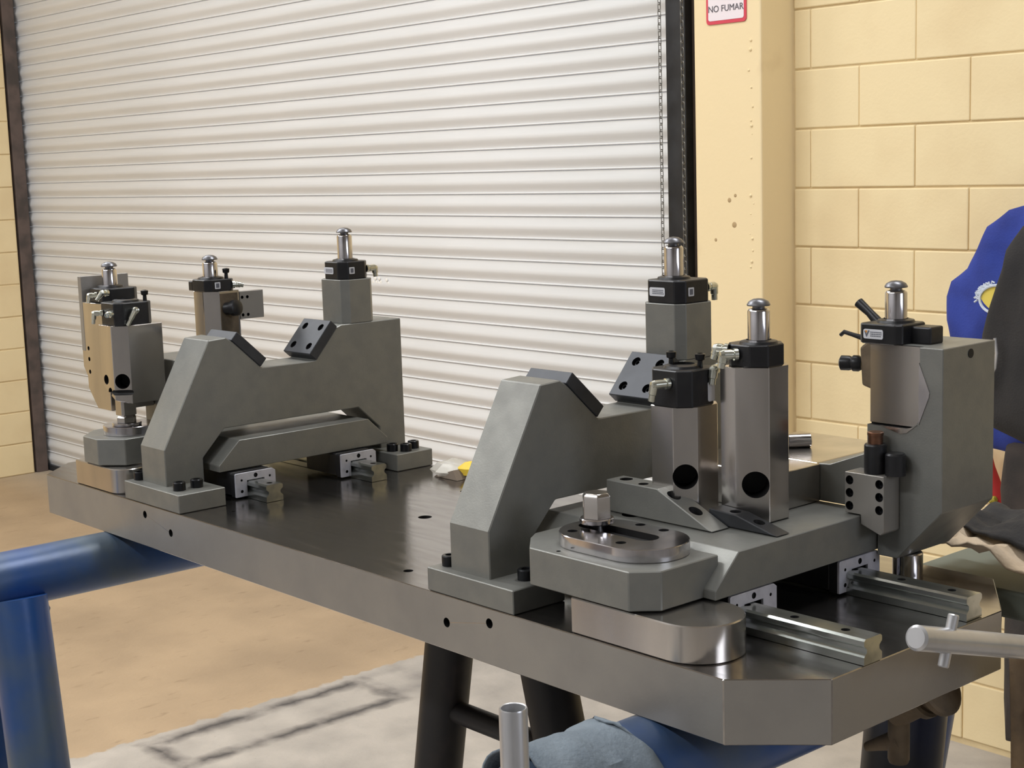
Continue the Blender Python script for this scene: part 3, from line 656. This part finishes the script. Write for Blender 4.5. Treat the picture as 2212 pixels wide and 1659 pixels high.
# ================================================================ towers of the left fixture
c = Vector((-1.2080, .0380, .1640))
ho = holes([(c-dg_*.03, c+dg_*.02, .0115), ((-1.243, .06, .165), (-1.243, .01, .165), .0075), ((-1.232, .06, .1475), (-1.232, .01, .1475), .0062), ((-1.232, .02, .147), (-1.19, .055, .147), .004)], 24)
twA1 = thing('clamp_tower', 'steel clamp tower hanging above the round pin disc, near the left end', 'tower', (-1.22, .08, .13), 'machined steel clamp towers')
tb = nb(); ptsA = [(-1.258, .030), (-1.218, .030), (-1.200, .0485), (-1.200, .106), (-1.258, .106)]
prism(tb, ptsA, 'z', .136, .2480)
for v in tb.verts:
    if v.co.z < .14: v.co.z += max(0, (-v.co.x-1.22))*.55+max(0, v.co.x+1.222)*-.3
obj('tower_body', tb, MACH, twA1, bev=.0007, cut=ho)
ca = pin_clamp('black clamp without a pin, lowest of the far left group', -1.231, .0640, .2480, .030, .031, .010, .034, pin=False, wide=False, small=False)
elbow(ca, (-1.246, .033, .2660), (-.4, -1, 0), (-.3, 0, -1), .013, .016, .0042)
elbow(ca, (-1.216, .033, .2660), (.1, -1, 0), (.4, -.6, -.2), .007, .005, .0046)
elbow(ca, (-1.200, .0640, .2700), (1, -.6, .1), (-.35, -.3, -.8), .014, .026, .0045)
small_screw(ca, -1.215, .088, .280)
twA2 = thing('clamp_tower', 'tall steel clamp tower with flat back plate, furthest left on the fixture', 'tower', (-1.32, .09, .10), 'machined steel clamp towers')
ho = holes([((-1.331, .04, z), (-1.331, .07, z), .0035) for z in (.205, .188, .168)], 12)
obj('tower_body', prism(nb(), [(-1.352, .317-.035), (-1.352, .175), (-1.340, .160), (-1.340, .142), (-1.312, .112), (-1.267, .112), (-1.267, .277), (-1.340, .277)], 'y', .047, .120), MACH, twA2, bev=.0007, cut=ho)
obj('back_plate', box(nb(), -1.352, -1.3405, .0465, .1275, .20, .3170), SIDE, twA2, bev=.0007, label='flat upright back plate')
cb = pin_clamp('black pin clamp at the far left with a short bright pin', -1.3060, .0830, .2775, .030, .030, .010, .0215, wide=False, small=False, px_=(-1.313, .082), pinh=.029)
elbow(cb, (-1.3010, .053, .2890), (-.5, -1, 0), (-.5, 0, -1), .012, .012, .0042)
elbow(cb, (-1.276, .058, .2930), (.2, -1, .1), (-.4, -.5, -.8), .010, .014, .0046)
twA3 = thing('clamp_tower', 'steel clamp tower behind the far V-notch bracket, with a holed plate on its side', 'tower', (-1.225, .22, .083), 'machined steel clamp towers')
prism_ = nb(); prism(prism_, [(-1.2475, .190), (-1.219, .190), (-1.200, .208), (-1.200, .2440), (-1.2475, .2440)], 'z', .0835, .2870)
obj('tower_body', prism_, MACH, twA3, bev=.0007)
obj('side_plate', box(nb(), -1.212, -1.200, .2445, .288, .2400, .2840), SIDE, twA3, bev=.0006, cut=holes([((-1.205, y, z), (-1.19, y, z), .0026) for y in (.2490, .2585) for z in (.2465, .2745)], 12), label='flat plate with four small holes')
obj('sensor_barrel', lathe(nb(), [(.010, 0), (.010, .012), (.0125, .013), (.0125, .022), (.009, .024)], (-1.199, .2200, .2590), (1, .3, .1), 22), BLACK, twA3)
obj('sensor_recess', box(nb(), -1.2008, -1.1985, .2090, .2400, .2150, .2830), RUST, twA3)
cc = pin_clamp('black pin clamp behind the far bracket, beside the holed plate', -1.2260, .2130, .2870, .026, .026, .008, .0185, wide=False, px_=(-1.228, .211), pinh=.027)
elbow(cc, (-1.200, .232, .2960), (.3, 1, 0), (.5, 1, -.2), .008, .010, .0052)
small_screw(cc, -1.206, .226, .304)
obj('clamp_foot', box(nb(), -1.262, -1.250, .19, .215, .2872, .302), BLACK, cc, bev=.001)
ra = obj('cross_block', box(nb(), -1.300, -1.2005, .1215, .1890, .083, .1880), GREY, bev=.001, loc=(-1.25, .15, .083)); tag(ra, 'grey cross block between the far left towers', 'block')

# ================================================================ things behind and around
bgp = thing('plastic_bag', 'crumpled clear bag with a yellow packet at the back edge of the plate', 'bag', (-.88, .452, 0))
bm = nb(); lathe(bm, [(.0, .0), (.03, .002), (.034, .008), (.022, .018), (.008, .022), (0, .023)], (-.905, .425, .0005), (0, 0, 1), 14)
for v in bm.verts: v.co += Vector((noise.noise(v.co*60), noise.noise(v.co*60+Vector((9, 0, 0))), abs(noise.noise(v.co*50))*.6))*.008; v.co.z = max(v.co.z, .0005)
obj('film', bm, BAGC, bgp)
bm = nb(); lathe(bm, [(0, 0), (.016, .002), (.017, .012), (.007, .020), (0, .021)], (-.868, .428, .004), (0, 0, 1), 10)
for v in bm.verts: v.co += Vector((noise.noise(v.co*90), noise.noise(v.co*80+Vector((5, 0, 0))), 0))*.006
obj('packet', bm, BAGY, bgp, label='yellow packet')
obj('card_wedge', prism(nb(), [(-.918, .0005), (-.862, .0005), (-.872, .0150)], 'y', .398, .420), CARD, bgp, label='brown card wedge')

# bench behind the plate with cloths and a dark jacket
be = thing('side_bench', 'grey-green steel bench behind the right corner of the plate', 'bench', (.25, .85, F0))
obj('bench_top', box(nb(), -.14, .60, .490, 1.2, -.055, -.022), TABLE, be, bev=.004)
for x, y in ((.24, .66), (.56, .66), (.24, 1.16), (.56, 1.16)): obj('leg', box(nb(), x-.02, x+.02, y-.02, y+.02, F0, -.055), DPIPE, be, bev=.002)
def sheet(name, f, nu, nv, m, loc, th_=.003, sub=0):
    bm = nb(); g = [[bm.verts.new(f(i/nu, j/nv)) for j in range(nv+1)] for i in range(nu+1)]
    for i in range(nu):
        for j in range(nv): bm.faces.new((g[i][j], g[i+1][j], g[i+1][j+1], g[i][j+1]))
    o = obj(name, bm, m, loc=loc); s = o.modifiers.new('s', 'SOLIDIFY'); s.thickness = th_; s.offset = 1
    return o
def wr(p, a, s, k=0): return noise.noise(Vector((p[0]*s+k, p[1]*s, k*1.7)))*a+noise.noise(Vector((p[0]*s*2.7, p[1]*s*2.7+k, 4)))*a*.4
def f_cream(u, v):   # spread on the bench edge and plate corner, then hanging down past the plate end
    x = -.115+.33*u; y = .462+.12*v
    z = -.010+abs(wr((x, y), .035, 16, 2))*1.0+.012*math.sin(u*9)+.022
    return (x, y, max(z, -.018))
o = sheet('cream_cloth', f_cream, 34, 12, CREAM, (0, .5, -.02)); tag(o, 'cream cloth lying crumpled on the bench behind the plate corner', 'cloth')
def f_strip(u, v):
    t_ = u; x = .012+.085*t_+.07*v*(.5+t_); y = .452-.145*t_+.035*v
    z = .006-.03*t_-.10*max(0, t_-.35)+wr((x, y), .02, 30, 5)
    return (x+.03, y+.012, z)
def f_strip2(u, v):
    x = .104+.006*math.sin(v*9); y = .312+.075*v-.005*u; z = -.028-.60*u-.012*v+.01*math.sin(v*7)
    return (x+.006*math.sin(u*5+v*4), y, z)
o = sheet('cream_strap', f_strip, 26, 8, CREAM, (.08, .40, -.05)); tag(o, 'twisted cream cloth strip draped past the clipped right corner of the plate', 'cloth')
o = sheet('brown_cloth', f_strip2, 30, 10, BROWNC, (.12, .37, -.5)); tag(o, 'stained brown cloth hanging down beyond the right end of the plate', 'cloth')
def f_dark(u, v):
    x = -.085+.24*u; y = .500+.11*v; h = .050*math.sin(PI*min(1, .08+v*.9))*min(1, .2+1.3*u)
    return (x, y, .026+h+wr((x, y), .018, 20, 8))
o = sheet('dark_jacket', f_dark, 30, 20, JBLACK, (.07, .56, 0)); tag(o, 'dark jacket heaped on the cream cloth behind the plate', 'jacket')
# work clothes hung in front of the block wall
def garment(name, label, cat, outline, y, depth, m, k, inflate=1.):
    # outline (x,z) on the wall plane, built as a padded body with folds
    xs = [p[0] for p in outline]; zs = [p[1] for p in outline]; cx = sum(xs)/len(xs); cz = sum(zs)/len(zs)
    bm = nb(); rings = []; n = len(outline)
    fine = []
    for i in range(n):
        a, b = Vector(outline[i]), Vector(outline[(i+1) % n])
        for q in range(4): fine.append(a.lerp(b, q/4))
    for s in range(9):
        a = s/8*PI/2; sc = math.cos(a)**.55 if s < 8 else .0
        dy = -depth*math.sin(a)
        ring = []
        for p in fine:
            x = cx+(p.x-cx)*sc; z = cz+(p.y-cz)*sc
            f_ = noise.noise(Vector((x*11+k, z*2.6, k)))*.025*math.sin(a)+noise.noise(Vector((x*22, z*8, k+5)))*.008
            ring.append(bm.verts.new((x, y+dy+f_, z)))
        rings.append(ring)
    m_ = len(fine)
    for a, b in zip(rings, rings[1:]):
        for i in range(m_): j = (i+1) % m_; bm.faces.new((a[i], a[j], b[j], b[i]))
    back = [bm.verts.new((v.co.x, y+.03, v.co.z)) for v in rings[0]]
    for i in range(m_): j = (i+1) % m_; bm.faces.new((back[i], back[j], rings[0][j], rings[0][i]))
    bm.faces.new(back[::-1]); bmesh.ops.remove_doubles(bm, verts=bm.verts, dist=1e-5)
    return bm
hk = thing('coat_rack', 'dark coat rail with hooks fixed to the yellow block wall', 'coat rack', (-1.0, 2.9, .42))
obj('rail_board', box(nb(), -1.22, -.6, 2.925, 2.975, .36, .41), DPIPE, hk, bev=.003)
for x in (-1.12, -.95): obj('hook', tube(nb(), [(x, 2.93, .39), (x, 2.86, .38), (x, 2.84, .40), (x, 2.845, .43)], .006, 8), DPIPE, hk)
gb = garment('blue_jacket', '', '', [(-1.555, .050), (-1.540, .095), (-1.485, .135), (-1.455, .19), (-1.425, .255), (-1.36, .30), (-1.27, .325), (-1.10, .345), (-.98, .30), (-.95, .0), (-.95, -.37), (-1.25, -.40), (-1.42, -.38), (-1.40, -.14), (-1.535, -.10), (-1.555, -.02)], 2.845, .045, JBLUE, 1)
for v in gb.verts: v.co.x -= .026
bj = thing('blue_jacket', 'blue work jacket with a yellow and white emblem, hanging by the block wall', 'jacket', (-1.25, 2.8, -.2))
obj('jacket_shell', gb, JBLUE, bj)
em = nb(); prism(em, [(-1.357+.052*math.cos(a)+.01*math.sin(2*a), .058+.036*math.sin(a)) for a in [2*PI*i/20 for i in range(20)]], 'y', 2.7420, 2.7900)
obj('emblem', em, EMBY, bj, label='yellow oval emblem')
em = nb()
for q in range(5):
    a0 = PI*.55+q*.22; pts = []
    for s in range(9):
        a = a0+s*.09; r_ = 1+.12*math.sin(s*2.1+q); pts.append((-1.357+.066*r_*math.cos(a), 2.7405, .058+.047*r_*math.sin(a)))
    tube(em, pts, .0028, 6)
tube(em, [(-1.357+.056*math.cos(a), 2.7405, .058+.040*math.sin(a)) for a in [PI*.45+PI*1.1*i/16 for i in range(17)]], .004, 6)
obj('emblem_outline', em, EMBW, bj, label='white stitched outline')
gk = garment('black_jacket', '', '', [(-1.252, .215), (-1.262, .170), (-1.285, .115), (-1.308, .045), (-1.328, -.025), (-1.338, -.120), (-1.330, -.220), (-1.296, -.275), (-1.20, -.31), (-1.00, -.31), (-.98, .0), (-1.00, .30), (-1.12, .31), (-1.215, .27)], 2.625, .04, JBLACK, 4)
kj = thing('black_jacket', 'black jacket hanging in front of the blue work jacket', 'jacket', (-1.2, 2.62, -.1))
obj('jacket_shell', gk, JBLACK, kj)
obj('curved_handle', tube(nb(), [(-1.262, 2.570, -.025), (-1.258, 2.572, -.065), (-1.264, 2.576, -.105), (-1.284, 2.580, -.138), (-1.314, 2.590, -.160), (-1.326, 2.600, -.170)], .0045, 10), TUBE, kj, label='pale curved handle')  # silvery curved handle, attached here as a part of the jacket
gt = garment('dark_trousers', '', '', [(-1.33, -.335), (-1.345, -.45), (-1.335, -.60), (-1.325, -.80), (-1.32, -1.2), (-1.04, -1.2), (-1.02, -.7), (-1.02, -.335)], 2.77, .05, TROUS, 7)
for v in gt.verts: v.co.x -= .004; v.co.z -= .012
tag(obj('dark_trousers', gt, TROUS, loc=(-1.2, 2.71, -.7)), 'dark brown work trousers hanging below the black jacket', 'trousers')
SK = lambda x, z: (x-.108, 2.925, (z-.47)*1.045+.47)
rs = thing('red_strap', 'red strap with yellow rope hanging on the wall beside the trousers', 'strap', (-1.40, 2.9, -.55))
obj('strap_band', tube(nb(), [SK(-1.395, -.355), SK(-1.385, -.42), SK(-1.362, -.475), SK(-1.335, -.535), SK(-1.32, -.60)], [.016, .024, .026, .022, .016], 12, .5), RED, rs)
for (x, z) in ((-1.385, -.47), (-1.372, -.495), (-1.352, -.505), (-1.340, -.54), (-1.328, -.56)):
    obj('rope_knot', lathe(nb(), [(0, -.014), (.009, -.010), (.012, 0), (.009, .010), (0, .014)], (SK(x, z)[0], 2.905, SK(x, z)[2]), (.8, 0, .4), 10), YROPE, rs)

# lift everything so that the workshop floor lies at z = 0 (camera and lamps are already placed)
for o in list(bpy.data.objects):
    if o.parent is None and o.type in ('MESH', 'EMPTY'): o.location.z += ZS
